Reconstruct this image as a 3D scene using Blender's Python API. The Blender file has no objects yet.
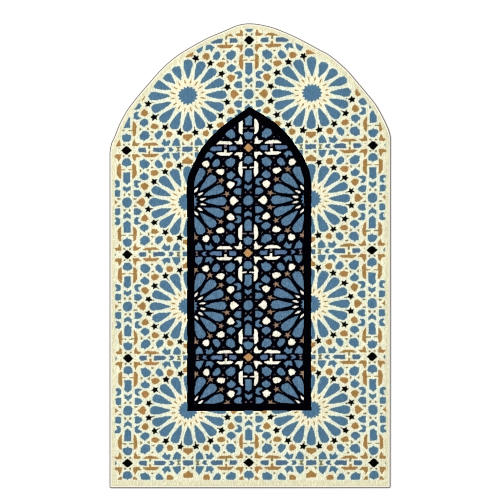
import bpy, math
import numpy as np

# ------------------------------------------------------------------ setup
scene = bpy.context.scene
col = scene.collection
S = 0.0024                      # metres per design unit (the rug is 0.67 m x 1.12 m)
PILE = 0.0075                   # height of the pile surface
rng = np.random.default_rng(7)

def W(px, py):
    return (np.asarray(px) - 250.0) * S, (250.0 - np.asarray(py)) * S

def lin(r, g, b, k=1.0):
    out = []
    for c in (r, g, b):
        c = c / 255.0
        c = c / 12.92 if c <= 0.04045 else ((c + 0.055) / 1.055) ** 2.4
        out.append(c * k)
    return out

# ------------------------------------------------------------------ outlines
def catmull(pts, n=6):
    pts = np.array(pts, float); res = []
    for i in range(len(pts) - 1):
        p0 = pts[max(i - 1, 0)]; p1 = pts[i]; p2 = pts[i + 1]; p3 = pts[min(i + 2, len(pts) - 1)]
        for k in range(n):
            t = k / n
            res.append(0.5 * ((2 * p1) + (-p0 + p2) * t + (2 * p0 - 5 * p1 + 4 * p2 - p3) * t * t
                              + (-p0 + 3 * p1 - 3 * p2 + p3) * t ** 3))
    res.append(pts[-1])
    return np.array(res)

def straight(a, b, n):
    return np.array([[a[0] + (b[0] - a[0]) * k / n, a[1] + (b[1] - a[1]) * k / n] for k in range(1, n)])

arch_out = catmull([(109.5, 153), (109.9, 149.5), (111.4, 142.6), (114.5, 136.2), (118.9, 124.8), (126.6, 110.6), (137.1, 96.6),
    (148.4, 83.4), (161, 69.2), (175, 56.8), (191.4, 46.4), (208.2, 37.3), (223.6, 30.8), (235.6, 25.6), (243.2, 23.7),
    (250.5, 23.2), (260, 24.2), (272.4, 27.1), (283.6, 31.3), (296.2, 36.9), (308.8, 43.4), (320, 49.6), (328, 53.8),
    (336.8, 60.4), (347.6, 70.2), (357, 81), (367, 93), (376.2, 104.6), (383.9, 118.3), (388.8, 129.2), (390.7, 136),
    (390.9, 142)], 6)
OUT = np.vstack([arch_out, straight((390.9, 142), (390.6, 487.3), 60), [(390.6, 487.3), (389.9, 488.1)],
                 straight((389.9, 488.1), (110.2, 488.3), 50), [(110.2, 488.3), (109.5, 487.5)],
                 straight((109.5, 487.5), (109.5, 153), 60)])
arch_in = catmull([(187.1, 205), (186.6, 192), (187.2, 181), (190.0, 171), (192.4, 166.5), (195.6, 159.6), (198.4, 153.6), (202.4, 147.2),
    (208, 140.2), (213.6, 134.4), (219.2, 129.0), (226.2, 123.4), (233.2, 118.0), (241, 112.6), (249.3, 106.6)], 5)
arch_in2 = catmull([(249.3, 106.6), (260.0, 112.8), (268.4, 118.0), (275.6, 123.0), (282.9, 129.8), (290.6, 138.3), (296.4, 146.8),
    (301.8, 154.6), (306, 162.4), (308.4, 168.6), (310.2, 175), (311.3, 183), (311.3, 205)], 5)
NICHE = np.vstack([arch_in, arch_in2[1:], straight((311.3, 205), (311.2, 410.5), 40), [(311.2, 410.5)],
                   straight((311.2, 410.5), (187.2, 411.1), 24), [(187.2, 411.1)],
                   straight((187.2, 411.1), (187.1, 205), 40)])

def sdf(px, py, poly):
    """signed distance to a closed polygon, negative inside"""
    x = px.ravel(); y = py.ravel()
    d = np.full(x.shape, 1e9); s = np.zeros(x.shape, bool)
    n = len(poly)
    for i in range(n):
        ax, ay = poly[i]; bx, by = poly[(i + 1) % n]
        ex, ey = bx - ax, by - ay
        L = ex * ex + ey * ey + 1e-12
        t = np.clip(((x - ax) * ex + (y - ay) * ey) / L, 0, 1)
        d = np.minimum(d, (x - ax - t * ex) ** 2 + (y - ay - t * ey) ** 2)
        c = ((ay > y) != (by > y))
        if abs(ey) > 1e-12:
            s ^= c & (x < (bx - ax) * (y - ay) / ey + ax)
    d = np.sqrt(d)
    return np.where(s, -d, d).reshape(px.shape)

# ------------------------------------------------------------------ lattice of the weave (the repeat drifts a little)
D = {0: {0: (126.9, 43.4), 1: (249.0, 40.2), 2: (373.4, 38.4)},
     2: {0: (126.6, 150.4), 1: (248.3, 148.0), 2: (373.1, 145.3)},
     4: {0: (127.3, 254.6), 1: (247.9, 253.0), 2: (372.0, 250.1)},
     6: {0: (128.1, 358.2), 1: (248.3, 357.2), 2: (372.2, 356.7)},
     8: {0: (127.6, 463.2), 1: (248.8, 462.5), 2: (373.7, 462.8)}}
R = {1: [(187.9, 95.6), (312.2, 92.8)], 3: [(187.8, 202.1), (311.3, 199.1)],
     5: [(187.9, 306.4), (311.1, 304.0)], 7: [(188.1, 410.0), (311.2, 409.4)]}
NX = np.zeros((9, 5)); NY = np.zeros((9, 5))
for j, row in D.items():
    for i, p in row.items(): NX[j, 2 * i], NY[j, 2 * i] = p
    for i in (1, 3):
        NX[j, i] = (NX[j, i - 1] + NX[j, i + 1]) / 2; NY[j, i] = (NY[j, i - 1] + NY[j, i + 1]) / 2
for j, rr in R.items():
    for i in (0, 2, 4):
        NX[j, i] = (NX[j - 1, i] + NX[j + 1, i]) / 2; NY[j, i] = (NY[j - 1, i] + NY[j + 1, i]) / 2
    for i, p in ((1, rr[0]), (3, rr[1])): NX[j, i], NY[j, i] = p
# pad by one node of extrapolation all round
def pad(A):
    A = np.vstack([2 * A[0] - A[1], A, 2 * A[-1] - A[-2]])
    return np.hstack([2 * A[:, :1] - A[:, 1:2], A, 2 * A[:, -1:] - A[:, -2:-1]])
PX_, PY_ = pad(NX), pad(NY)

def fwd(s, t):
    si = np.clip(np.floor(s).astype(int), -1, 4); ti = np.clip(np.floor(t).astype(int), -1, 8)
    a = s - si; b = t - ti; i = si + 1; j = ti + 1
    def bl(A): return (A[j, i] * (1 - a) + A[j, i + 1] * a) * (1 - b) + (A[j + 1, i] * (1 - a) + A[j + 1, i + 1] * a) * b
    return bl(PX_), bl(PY_)

def inverse(px, py):
    s = (px - 127.3) / 61.3; t = (py - 43) / 52.5
    for _ in range(12):
        fx, fy = fwd(s, t)
        s = s + (px - fx) / 61.3; t = t + (py - fy) / 52.5
    return s, t

UU, VV = 60.3, 52.3
BLUE, TAN, STAR, DIA, MARK, HOUR, TICK, DOT, BAR, STEM = range(1, 11)
SHAPES = [  # quadrant motifs measured from a diamond (0,0) to a rosette centre (UU,VV)
 (DIA,  [(-4.9,0),(-3.1,-1.7),(-1.7,-3.2),(0,-4.2),(1.7,-3.2),(3.1,-1.7),(4.9,0),(3.1,1.7),(1.7,3.2),(0,4.2),(-1.7,3.2),(-3.1,1.7)]),
 (BAR,  [(11.2,0),(12.6,-2.1),(18.9,-2.2),(18.9,2.2),(12.6,2.1)]),
 (BAR,  [(26.3,-2.1),(36.3,-2.1),(38.4,0),(36.3,2.1),(26.3,2.1)]),
 (BAR,  [(41.2,-2.0),(44.6,-2.0),(46.6,0),(44.6,2.0),(41.2,2.0),(42.7,0)]),
 (HOUR, [(49.2,-2.1),(52.8,-2.1),(51.4,0),(52.8,2.1),(49.2,2.1),(50.6,0)]),
 (BAR,  [(55.4,-2.1),(59.2,-2.2),(60.3,-2.9),(62,-2.2),(62,2.2),(60.3,2.9),(59.2,2.2),(55.4,2.1)]),
 (STEM, [(21.5,1.2),(23.3,1.2),(23.4,4.5),(21.5,4.5)]),
 (STEM, [(1.6,18.9),(6.3,18.9),(6.3,19.8),(1.6,19.8)]),
 (TAN,  [(31.0,4.2),(31.4,4.9),(28.0,6.9),(18.6,6.9),(15.6,4.9),(16.0,4.2)]),
 (TAN,  [(5.8,4.1),(10.9,4.1),(13.6,6.6),(9.6,6.9),(8.7,8.9),(7.9,11.2),(6.2,8.2)]),
 (TAN,  [(6.0,13.4),(7.9,13.9),(9.4,16.0),(9.5,24.0),(8.2,26.6),(6.6,28.2),(5.9,28.2)]),
 (BLUE, [(-1.9,8.2),(1.9,8.2),(3.6,10),(4.4,12),(4.4,14.3),(3,15.1),(1.1,15.4),(0,16.8),(-1,15.4),(-1,10)]),
 (BLUE, [(-1,22.1),(3.2,22.1),(3.3,31.6),(1.4,33.0),(0,34.2),(-1,33.4)]),
 (BLUE, [(-0.2,37.8),(1.8,36.9),(3.5,35.9),(3.5,39.5),(1.4,40.9),(0,42.4),(-.4,42)]),
 (MARK, [(1.9,43.2),(3.4,44.2),(3.1,45.4),(1.8,45.0)]),
 (BLUE, [(-1,47.5),(1.6,47.6),(3.8,49.2),(4.5,51.3),(4.5,54),(-1,54)]),
 (BLUE, [(7.1,31.4),(8.4,30.3),(10,29.9),(14.0,30.9),(13.4,32.0),(10.6,33.0),(10.3,34.6),(12.0,37.2),(9.2,37.2),(7.1,35.6)]),
 (BLUE, [(6.9,40.1),(9.6,39.6),(12.4,40.5),(14.6,43.1),(13.2,45.0),(10.4,46.4),(7.0,46.1)]),
 (MARK, [(6.6,48.2),(9.4,48.1),(9.0,49.0),(7.0,49.2)]),
 (TAN,  [(9.6,52.2),(11.4,51.0),(13.5,49.0),(15.3,48.0),(17.1,49.4),(17.9,52.2),(17.1,55.0),(11,55)]),
 (TAN,  [(13.7,35.2),(15.2,33.6),(18.4,32.9),(21.3,35.4),(20.2,38.0),(17.4,40.1),(14.9,38.0)]),
 (BLUE, [(13.2,25.4),(15.4,24.2),(17.0,22.3),(18.6,23.9),(20.9,25.0),(21.7,27.4),(20.2,29.5),(17.3,30.5),(14.8,29.3),(13.0,27.2)]),
 (BLUE, [(13.1,10.6),(15.6,10.2),(17.0,9.1),(19.0,10.6),(20.9,11.4),(22.8,13.8),(21.5,17.3),(19.4,18.3),(16.4,18.7),(13.3,15.2)]),
 (MARK, [(23.6,9.9),(25.8,9.9),(24.7,11.2)]), (MARK, [(24.1,17.9),(26.6,17.9),(25.3,16.6)]),
 (MARK, [(13.1,19.0),(14.6,20.3),(13.1,21.6)]), (MARK, [(21.6,19.2),(20.1,20.5),(21.6,21.8)]),
 (BLUE, [(30.4,10.1),(33.2,11.6),(35.5,14.9),(35.2,17.8),(31.2,18.3),(28.2,15.5),(28.3,12.4)]),
 (TAN,  [(23.7,21.4),(26.5,20.3),(30,20.6),(31.8,22.7),(29.8,25.0),(26.4,26.1),(24.3,24.7)]),
 (TAN,  [(40.4,11.9),(43.5,12.1),(45.7,14.3),(44.6,16.9),(41.0,18.3),(39.2,16.5),(39.2,13.9)]),
 (BLUE, [(34.3,6.2),(37.5,3.6),(41.8,3.8),(43.0,8.6),(41.1,8.6),(39.3,7.3),(37.0,10.6),(36.2,8.4)]),
 (BLUE, [(44.9,3.7),(52.6,3.4),(52.7,7.7),(49.5,11.3),(46.8,8.8)]),
 (MARK, [(55.3,4.2),(57.3,4.2),(56.4,6.0),(55.4,6.6)]),
 (TAN,  [(55.5,10.9),(57.3,10.2),(60.3,7.9),(62,9),(62,14.3),(55.5,14.3)]),
 (DOT,  [(7.0,1.5),(8.0,1.5),(8.0,2.6),(7.0,2.6)]),
 (MARK, [(1.8,5.0),(3.3,5.0),(3.1,6.4),(2.4,6.4)]),
]

def pattern(px, py, inner):
    s, t = inverse(px, py)
    fs = np.abs(((s + 1) % 2) - 1) ; ft = np.abs(((t + 1) % 2) - 1)
    u = fs * UU; v = ft * VV
    above = (((t + 1) % 2) - 1) < 0
    out = np.zeros(px.shape, np.int8)
    for kind, poly in SHAPES:
        tick = kind == STEM and poly[0][0] < 5
        P = np.array(poly); g = 1.6
        m = (u > P[:, 0].min() - g) & (u < P[:, 0].max() + g) & (v > P[:, 1].min() - g) & (v < P[:, 1].max() + g)
        idx = np.nonzero(m)
        if not len(idx[0]): continue
        d = sdf(u[idx], v[idx], P)
        if kind == TAN: off = 0.22 if inner else np.where(above[idx], 0.05, 0.28)
        elif kind == BLUE: off = 0.08 if inner else 0.22
        elif kind == BAR: off = 0.0 if inner else 0.15
        elif kind in (MARK, HOUR): off = 0.0 if inner else 0.28
        elif kind == STEM: off = (0.15 if inner else 0.0) + 0.1
        elif kind == DIA: off = 0.0 if inner else 0.25
        else: off = 0.0
        hit = d < off
        tgt = tuple(a[hit] for a in idx)
        if kind in (MARK,):       # marks never run over a bigger motif
            keep = out[tgt] == 0
            tgt = tuple(a[keep] for a in tgt)
        out[tgt] = kind if kind != STEM else np.where(above[tgt], HOUR, TAN)
    # rosette
    dx = (u - UU) / 1.05; dy = (v - VV) / 0.965
    r = np.hypot(dx, dy); a = np.degrees(np.arctan2(-dy, -dx))
    k = np.round(a / 22.5); da = np.radians(a - k * 22.5)
    rr = r * np.cos(da); w = np.abs(r * np.sin(da))
    # along the arch the petals are woven shorter
    ka = np.clip(k, 0, 4).astype(int)
    Lk = np.where(s < 2, np.array([36.7, 34.8, 30.4, 32.0, 36.7])[ka], np.array([36.7, 35.2, 32.4, 33.4, 36.7])[ka])
    Lk = np.where((t < 1) & ((s < 1) | (s > 3)), Lk, 36.7)
    rr = np.where(rr > 20, 20 + (rr - 20) * 16.7 / (Lk - 20), rr)
    lim = np.interp(rr, [16.3, 18.5, 22, 26, 29.5, 32.6, 34.6, 35.9, 36.2, 36.9], [0, 1.15, 2.3, 3.4, 4.15, 4.35, 3.9, 2.5, 1.0, 0.3], left=-1, right=-1)
    near = r < 37.4
    ok = near & (w < lim + (0.05 if inner else 0.0))
    out[ok] = BLUE
    # centre star: 16 teeth
    tooth = 9.6 - 1.9 * np.abs(np.degrees(da)) / 11.25
    out[r < tooth] = BLUE
    # pointed ticks between the petals and five-point stars beyond them
    k2 = np.round(a / 22.5 - 0.5) + 0.5; db = np.radians(a - k2 * 22.5)
    rr2 = r * np.cos(db); w2 = r * np.sin(db)
    tl = np.interp(rr2, [11.6, 13.5, 15.2, 17.2], [0, 0.60, 0.52, 0.0], left=-1, right=-1)
    if inner: tl = np.interp(rr2, [11.4, 13.2, 15.6, 17.8], [0.1, 1.15, 1.0, 0.0], left=-1, right=-1)
    out[np.abs(w2) < tl] = TICK
    X = -(rr2 - 38.1); Y = w2                      # local frame of the star, +X towards the centre
    sr = np.hypot(X, Y); sa = np.degrees(np.arctan2(Y, X))
    sk = np.round(sa / 72) * 72; sd = np.radians(np.abs(sa - sk))
    rad = np.where(sk == 0, 4.0, 3.7) * (1.0 if not inner else 0.92)
    inr = 2.0 if not inner else 1.5
    # edge from tip (rad,0) to valley (inr, 36 deg)
    vx, vy = inr * math.cos(math.radians(36)), inr * math.sin(math.radians(36))
    cx, cy = sr * np.cos(sd), sr * np.sin(sd)
    inside = (vx - rad) * (cy - 0) - (vy - 0) * (cx - rad) > 0
    tail = (X > 0) & (X < 5.9) & (np.abs(Y) < 0.75 * (1 - X / 6.9))
    free = ~((t < 1) & ((s < 1) | (s > 3)))        # no stars between the short petals under the arch
    out[((inside & (sr < 4.2)) | tail) & free] = STAR
    out[((s < 0) | (s > 4)) & (u > 12.6)] = 0
    return out

BRIGHT = 1 / 1.20
def C(r, g, b): return lin(r, g, b, BRIGHT)
PAL_OUT = {0: C(239,240,210), BLUE: C(80,119,149), TAN: C(170,126,70), STAR: C(4,4,6), DIA: C(1,1,2), MARK: C(136,118,80),
           HOUR: C(126,126,92), TICK: C(160,120,66), DOT: C(190,168,126), BAR: C(78,110,142)}
PAL_IN = {0: C(2,2,8), BLUE: C(87,122,151), TAN: C(255,250,228), STAR: C(154,124,98), DIA: C(190,142,88), MARK: C(116,102,108),
          HOUR: C(116,104,112), TICK: C(252,248,232), DOT: C(70,48,34), BAR: C(88,116,152)}
def pal(cls, P):
    T = np.zeros((11, 3))
    for k, c in P.items(): T[k] = c
    return T[cls]

# ------------------------------------------------------------------ materials
def new_mat(name):
    m = bpy.data.materials.new(name); m.use_nodes = True
    nt = m.node_tree; nt.nodes.clear()
    o = nt.nodes.new('ShaderNodeOutputMaterial'); b = nt.nodes.new('ShaderNodeBsdfPrincipled')
    nt.links.new(b.outputs[0], o.inputs[0])
    b.inputs['Specular IOR Level'].default_value = 0.12
    b.inputs['Roughness'].default_value = 0.9
    return m, nt, b

def pile_mat(name, amount):
    m, nt, b = new_mat(name); N = nt.nodes.new; L = nt.links.new
    at = N('ShaderNodeAttribute'); at.attribute_name = 'yarn'
    tc = N('ShaderNodeTexCoord')
    mp = N('ShaderNodeMapping'); mp.inputs['Scale'].default_value = (520, 90, 100); L(tc.outputs['Object'], mp.inputs[0])
    n1 = N('ShaderNodeTexNoise'); n1.inputs['Scale'].default_value = 1.0; n1.inputs['Detail'].default_value = 2.0; L(mp.outputs[0], n1.inputs[0])
    n2 = N('ShaderNodeTexNoise'); n2.inputs['Scale'].default_value = 620.0; n2.inputs['Detail'].default_value = 1.0; L(tc.outputs['Object'], n2.inputs[0])
    n3 = N('ShaderNodeTexNoise'); n3.inputs['Scale'].default_value = 9.0; n3.inputs['Detail'].default_value = 3.0; L(tc.outputs['Object'], n3.inputs[0])
    def rng_(src, lo, hi):
        r = N('ShaderNodeMapRange'); r.inputs['From Min'].default_value = 0.3; r.inputs['From Max'].default_value = 0.7
        r.inputs['To Min'].default_value = lo; r.inputs['To Max'].default_value = hi; L(src, r.inputs[0]); return r.outputs[0]
    def mul(a, c):
        q = N('ShaderNodeMath'); q.operation = 'MULTIPLY'; L(a, q.inputs[0]); L(c, q.inputs[1]); return q.outputs[0]
    f = mul(mul(rng_(n1.outputs[0], 1 - amount, 1 + amount), rng_(n2.outputs[0], 1 - amount * .7, 1 + amount * .7)), rng_(n3.outputs[0], .97, 1.03))
    vm = N('ShaderNodeVectorMath'); vm.operation = 'SCALE'; L(at.outputs['Color'], vm.inputs[0]); L(f, vm.inputs['Scale'])
    L(vm.outputs[0], b.inputs['Base Color'])
    b.inputs['Specular IOR Level'].default_value = 0.03
    bp = N('ShaderNodeBump'); bp.inputs['Strength'].default_value = 0.35; bp.inputs['Distance'].default_value = 0.0008
    ad = N('ShaderNodeMath'); ad.operation = 'ADD'; L(n1.outputs[0], ad.inputs[0]); L(n2.outputs[0], ad.inputs[1]); L(ad.outputs[0], bp.inputs['Height'])
    L(bp.outputs[0], b.inputs['Normal'])
    return m

def thread_mat(name, rgb, scale=1100, amt=.16):
    m, nt, b = new_mat(name); N = nt.nodes.new; L = nt.links.new
    tc = N('ShaderNodeTexCoord'); n = N('ShaderNodeTexNoise'); n.inputs['Scale'].default_value = scale; L(tc.outputs['Object'], n.inputs[0])
    cr = N('ShaderNodeMapRange'); cr.inputs['From Min'].default_value = .3; cr.inputs['From Max'].default_value = .7
    cr.inputs['To Min'].default_value = 1 - amt; cr.inputs['To Max'].default_value = 1 + amt; L(n.outputs[0], cr.inputs[0])
    vm = N('ShaderNodeVectorMath'); vm.operation = 'SCALE'; vm.inputs[0].default_value = rgb; L(cr.outputs[0], vm.inputs['Scale'])
    L(vm.outputs[0], b.inputs['Base Color'])
    bp = N('ShaderNodeBump'); bp.inputs['Strength'].default_value = .4; bp.inputs['Distance'].default_value = .0006
    L(n.outputs[0], bp.inputs['Height']); L(bp.outputs[0], b.inputs['Normal'])
    return m

# ------------------------------------------------------------------ woven pile: a fine grid of tufts
def sway(x, y):                 # the rug does not lie perfectly flat
    return 0.0006 * (1 + np.sin(x * 7.1 + 1.3 * np.sin(y * 3.7)) * np.cos(y * 5.3 + .6))

def np_mesh(name, V, F, mat, parent=None, colors=None, smooth=False):
    me = bpy.data.meshes.new(name)
    V = np.ascontiguousarray(V, np.float32); F = np.ascontiguousarray(F, np.int32)
    me.vertices.add(len(V)); me.vertices.foreach_set('co', V.ravel())
    me.loops.add(F.size); me.loops.foreach_set('vertex_index', F.ravel())
    me.polygons.add(len(F)); me.polygons.foreach_set('loop_start', np.arange(0, F.size, F.shape[1], dtype=np.int32))
    me.polygons.foreach_set('loop_total', np.full(len(F), F.shape[1], np.int32))
    me.update(calc_edges=True); me.validate()
    me.polygons.foreach_set('use_smooth', np.full(len(me.polygons), smooth))
    if colors is not None:
        a = me.color_attributes.new('yarn', 'FLOAT_COLOR', 'POINT')
        a.data.foreach_set('color', np.hstack([colors, np.ones((len(colors), 1))]).astype(np.float32).ravel())
    me.materials.append(mat)
    o = bpy.data.objects.new(name, me); col.objects.link(o)
    if parent: o.parent = parent
    return o

STEP = 0.5
gx = np.arange(108.5, 392.0, STEP); gy = np.arange(22.5, 489.5, STEP)
GX, GY = np.meshgrid(gx, gy)
# yarn wander: every tuft sits a little off its place
JX = GX + rng.normal(0, .07, GX.shape); JY = GY + rng.normal(0, .07, GY.shape)
# a stitch is about one unit wide, so outlines are slightly toothed
JX = JX + .26 * np.sin(GY * .53 + 2.1 * np.sin(GX * .171)) * np.cos(GX * .29 + 1.1); JY = JY + .26 * np.sin(GX * .47 + 1.9 * np.sin(GY * .193)) * np.cos(GY * .33 + .4)
QX = np.round(JX / .8) * .8 * .35 + JX * .65; QY = np.round(JY / .8) * .8 * .35 + JY * .65

def fast_sdf(poly, band=14):
    """signed distance, exact near the line"""
    return sdf(GX, GY, poly)
d_out = fast_sdf(OUT); d_ni = fast_sdf(NICHE)
d_ni = d_ni + .22 * np.sin(GX * .31 + 1.3 * np.sin(GY * .13)) * np.cos(GY * .37 + GX * .07)   # hand of the loom
FRAME = 7.2
Z = PILE + sway(*W(GX, GY)) + rng.normal(0, .00006, GX.shape)
Z = Z - 0.0016 * np.clip((d_out + 3.0) / 2.0, 0, 1)         # the pile dips into the binding

def grid_part(name, mask_faces, colors, mat, parent, dz=0.0):
    ny, nx = GX.shape
    idx = np.arange(ny * nx).reshape(ny, nx)
    q = np.stack([idx[1:, :-1], idx[1:, 1:], idx[:-1, 1:], idx[:-1, :-1]], -1)[mask_faces]
    used, inv = np.unique(q.ravel(), return_inverse=True)
    x, y = W(GX.ravel()[used], GY.ravel()[used])
    V = np.stack([x, y, Z.ravel()[used] + dz], 1)
    return np_mesh(name, V, inv.reshape(-1, 4), mat, parent, colors.reshape(-1, 3)[used], True)

def fc(A): return (A[1:, :-1] + A[1:, 1:] + A[:-1, 1:] + A[:-1, :-1]) / 4
fo, fn = fc(d_out), fc(d_ni)
GXc = fc(GX); GYc = fc(GY)

cls_o = pattern(QX, QY, False)
margin = np.where(GY < 148, 5.6, np.where(GX > 330, 4.6, 5.4))
clip = (d_out > -margin - .6 * np.sin(GY * .9) * .2) | (QY > 479.7)
cls_o[clip] = 0
cls_o[(cls_o == STAR) & ((GY > 470) | ((d_out > -8.2) & (GY < 140)))] = 0
co = pal(cls_o, PAL_OUT)
# the plain hem is dyed a touch yellower; the ground warms towards each rosette
hem = np.clip((d_out + 7.5) / 2.5, 0, 1)[..., None]; hem = np.maximum(hem, np.clip((GY - 479.5) / 1.5, 0, 1)[..., None])
s_, t_ = inverse(GX, GY)
ru = (np.abs(((s_ + 1) % 2) - 1) - 1) * UU; rv = (np.abs(((t_ + 1) % 2) - 1) - 1) * VV
warm = np.clip((24 - np.hypot(ru, rv)) / 14, 0, 1)[..., None]
ground = (cls_o == 0)[..., None]
# the tan yarn comes from several dye lots
lot = (.5 + .5 * np.sin(GX * .11 + 2 * np.sin(GY * .043)) * np.cos(GY * .083 + 1.7 * np.sin(GX * .031)))[..., None]
co = np.where(((cls_o == TAN) | (cls_o == MARK))[..., None], co * (1 - lot) * np.array([.93, .98, .93]) + co * lot * np.array([1.06, .99, 1.08]), co)
co = np.where((cls_o == BLUE)[..., None], co * (1 + .05 * (lot - .5)), co)
co = np.where(ground, co * (1 - warm) + np.array(C(248, 241, 206)) * warm, co)
co = np.where(ground, co * (1 - hem) + np.array(C(233, 229, 194)) * hem, co)
cls_i = pattern(QX, QY, True)
cls_i[d_ni > -FRAME + .1] = 0
ci = pal(cls_i, PAL_IN)
cf = np.broadcast_to(np.array(C(2, 2, 6)), GX.shape + (3,)).copy()

# neighbouring yarns mix: fibres lean into each other, so colour carries over a stitch or two
def blur(A, sg):
    k = np.arange(-int(3 * sg + 1), int(3 * sg + 1) + 1); g = np.exp(-k ** 2 / (2 * sg * sg)); g /= g.sum()
    n = len(k) // 2
    B = np.pad(A, ((n, n), (0, 0)), mode='edge'); B = sum(g[i] * B[i:i + A.shape[0]] for i in range(len(k)))
    B = np.pad(B, ((0, 0), (n, n)), mode='edge'); return sum(g[i] * B[:, i:i + A.shape[1]] for i in range(len(k)))
def mingle(c, sl, sc, mix, speck):
    e = np.clip(c, 0, 2) ** (1 / 2.2)
    Y = e @ np.array([.299, .587, .114]); cb = e[..., 2] - Y; cr = e[..., 0] - Y
    cb = (1 - mix) * blur(cb, .8) + mix * blur(cb, sc); cr = (1 - mix) * blur(cr, .8) + mix * blur(cr, sc)
    Y = blur(Y, sl)
    tuft = blur(rng.normal(0, 1, Y.shape), .8); tuft /= tuft.std()
    rows = np.repeat(rng.normal(0, 1, (1, Y.shape[1])), Y.shape[0], 0)
    Y = Y * (1 + speck * tuft + speck * .45 * rows) + .004 * np.abs(tuft)
    G = (Y - .299 * (cr + Y) - .114 * (cb + Y)) / .587
    return np.clip(np.stack([cr + Y, G, cb + Y], -1), .004, 1.2) ** 2.2
co = mingle(co, .55, 3.2, .5, .022)
ci = mingle(ci, .55, 2.6, .35, .045)
cf = mingle(cf, .5, 2, .3, .10)

# ------------------------------------------------------------------ the rug
rug = bpy.data.objects.new('prayer_rug', None); col.objects.link(rug)
rug['label'] = 'arched cream and blue prayer rug with star mosaic pattern and black niche panel'
rug['category'] = 'prayer rug'
m_pile = pile_mat('woven_pile', .15)
m_dark = pile_mat('woven_dark_pile', .2)
m_dark.node_tree.nodes['Principled BSDF'].inputs['Specular IOR Level'].default_value = 0.0
m_dark.node_tree.nodes['Principled BSDF'].inputs['Sheen Weight'].default_value = 0.0
bf = grid_part('border_field', (fo < -2.0) & (fn > 0), co, m_pile, rug)
bf['label'] = 'cream mosaic field with blue rosettes, tan and black motifs'
nf = grid_part('niche_frame', (fn <= 0) & (fn > -FRAME), cf, m_dark, rug)
nf['label'] = 'plain black band in the shape of a pointed arch'
npn = grid_part('niche_panel', (fn <= -FRAME), ci, m_dark, rug)
npn['label'] = 'black-ground mosaic panel with blue, ivory and tan motifs'

# closed ring swept round the outline
def normals(P):
    T = np.roll(P, -1, 0) - np.roll(P, 1, 0)
    T /= np.linalg.norm(T, axis=1)[:, None] + 1e-9
    N = np.stack([T[:, 1], -T[:, 0]], 1)
    return N
def resample(P, step):
    Q = np.vstack([P, P[:1]]); seg = np.linalg.norm(np.diff(Q, axis=0), axis=1); c = np.concatenate([[0], np.cumsum(seg)])
    n = int(c[-1] / step); s = np.linspace(0, c[-1], n, endpoint=False)
    return np.stack([np.interp(s, c, Q[:, 0]), np.interp(s, c, Q[:, 1])], 1)
RP = resample(OUT, 0.8); RN = normals(RP)
if sdf(np.array([RP[40, 0] + RN[40, 0]]), np.array([RP[40, 1] + RN[40, 1]]), OUT)[0] < 0: RN = -RN   # outward
def ring(name, inset, rad_x, z0, rad_z, mat, ripple=0.0):
    n = len(RP); k = 12; V = []
    ph = np.arange(n)
    for j in range(k):
        a = 2 * math.pi * j / k
        rip = 1 + ripple * np.sin(ph * 2.1 + a)
        off = -inset + rad_x * math.cos(a) * rip
        p = RP + RN * off[:, None]
        x, y = W(p[:, 0], p[:, 1])
        V.append(np.stack([x, y, z0 + sway(x, y) + rad_z * math.sin(a) * rip], 1))
    V = np.stack(V, 1).reshape(-1, 3)
    i = np.arange(n)[:, None]; j = np.arange(k)[None, :]
    a = i * k + j; b = ((i + 1) % n) * k + j; c = ((i + 1) % n) * k + (j + 1) % k; d = i * k + (j + 1) % k
    F = np.stack([a, b, c, d], -1).reshape(-1, 4)
    return np_mesh(name, V, F, mat, rug, None, True)
bd = ring('edge_binding', 1.75, 0.85, 0.0052, 0.0020, thread_mat('binding_thread', C(250, 246, 230)), .12)
bd['label'] = 'pale overlocked edge running right round the rug'
ev = ring('edge_cord', 0.42, 0.52, 0.0032, 0.0016, thread_mat('edge_cord_yarn', C(150, 143, 134)), .08)
ev['label'] = 'thin grey-brown cord outlining the rug'

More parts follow.
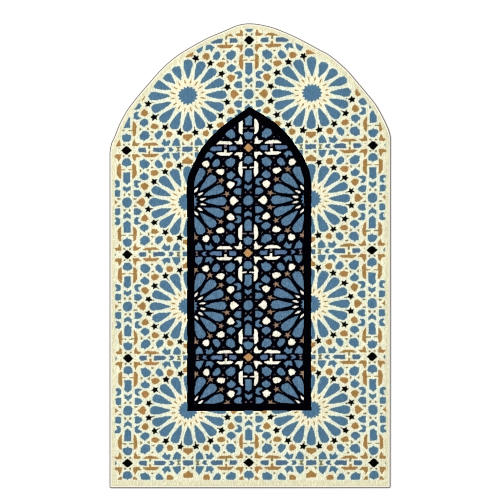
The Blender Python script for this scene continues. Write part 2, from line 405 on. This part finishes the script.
# backing cloth under the pile
import bmesh
bm = bmesh.new()
loop = RP - RN * 0.45
x, y = W(loop[:, 0], loop[:, 1]); sz = sway(x, y)
top = [bm.verts.new((x[i], y[i], 0.0042 + sz[i])) for i in range(len(x))]
bot = [bm.verts.new((x[i], y[i], 0.0008)) for i in range(len(x))]
bm.faces.new(bot)
bm.faces.new(top)
for i in range(len(x)):
    j = (i + 1) % len(x); bm.faces.new((top[i], top[j], bot[j], bot[i]))
bmesh.ops.recalc_face_normals(bm, faces=bm.faces)
me = bpy.data.meshes.new('backing'); bm.to_mesh(me); bm.free()
me.materials.append(thread_mat('backing_cloth', C(150, 140, 122), 700))
bk = bpy.data.objects.new('backing', me); col.objects.link(bk); bk.parent = rug

# ------------------------------------------------------------------ white floor
m, nt, b = new_mat('white_floor_paint')
tc = nt.nodes.new('ShaderNodeTexCoord'); n = nt.nodes.new('ShaderNodeTexNoise'); n.inputs['Scale'].default_value = 3
nt.links.new(tc.outputs['Object'], n.inputs[0])
mr = nt.nodes.new('ShaderNodeMapRange'); mr.inputs['To Min'].default_value = .91; mr.inputs['To Max'].default_value = .93
nt.links.new(n.outputs[0], mr.inputs[0])
cb = nt.nodes.new('ShaderNodeCombineColor')
for k in range(3): nt.links.new(mr.outputs[0], cb.inputs[k])
nt.links.new(cb.outputs[0], b.inputs['Base Color'])
H = 12.0
fl = np_mesh('floor', [(-H, -H, 0), (H, -H, 0), (H, H, 0), (-H, H, 0)], [(0, 1, 2, 3)], m)
fl['kind'] = 'structure'

# ------------------------------------------------------------------ light
w = bpy.data.worlds.new('World'); scene.world = w; w.use_nodes = True
bg = w.node_tree.nodes['Background']; bg.inputs[0].default_value = (1, 1, 1, 1); bg.inputs[1].default_value = 0.85
def area(name, loc, size, power, tgt=(0, 0, 0)):
    l = bpy.data.lights.new(name, 'AREA'); l.shape = 'SQUARE'; l.size = size; l.energy = power; l.color = (1, .995, .985)
    o = bpy.data.objects.new(name, l); col.objects.link(o); o.location = loc
    from mathutils import Vector
    o.rotation_euler = (Vector(tgt) - Vector(loc)).to_track_quat('-Z', 'Y').to_euler()
    return o
area('softbox', (-1.5, 1.5, 4.3), 1.6, 96)

# ------------------------------------------------------------------ camera
cam = bpy.data.cameras.new('camera'); co_ = bpy.data.objects.new('camera', cam); col.objects.link(co_)
HC = 3.4
co_.location = (0, 0, HC); cam.sensor_width = 36; cam.lens = 36 * (HC - PILE) / (500 * S)
cam.clip_end = 100
scene.camera = co_
scene.render.engine = 'CYCLES'
scene.render.resolution_x = 1024; scene.render.resolution_y = 1024
scene.view_settings.view_transform = 'Standard'; scene.view_settings.look = 'None'
scene.view_settings.exposure = 0; scene.view_settings.gamma = 1
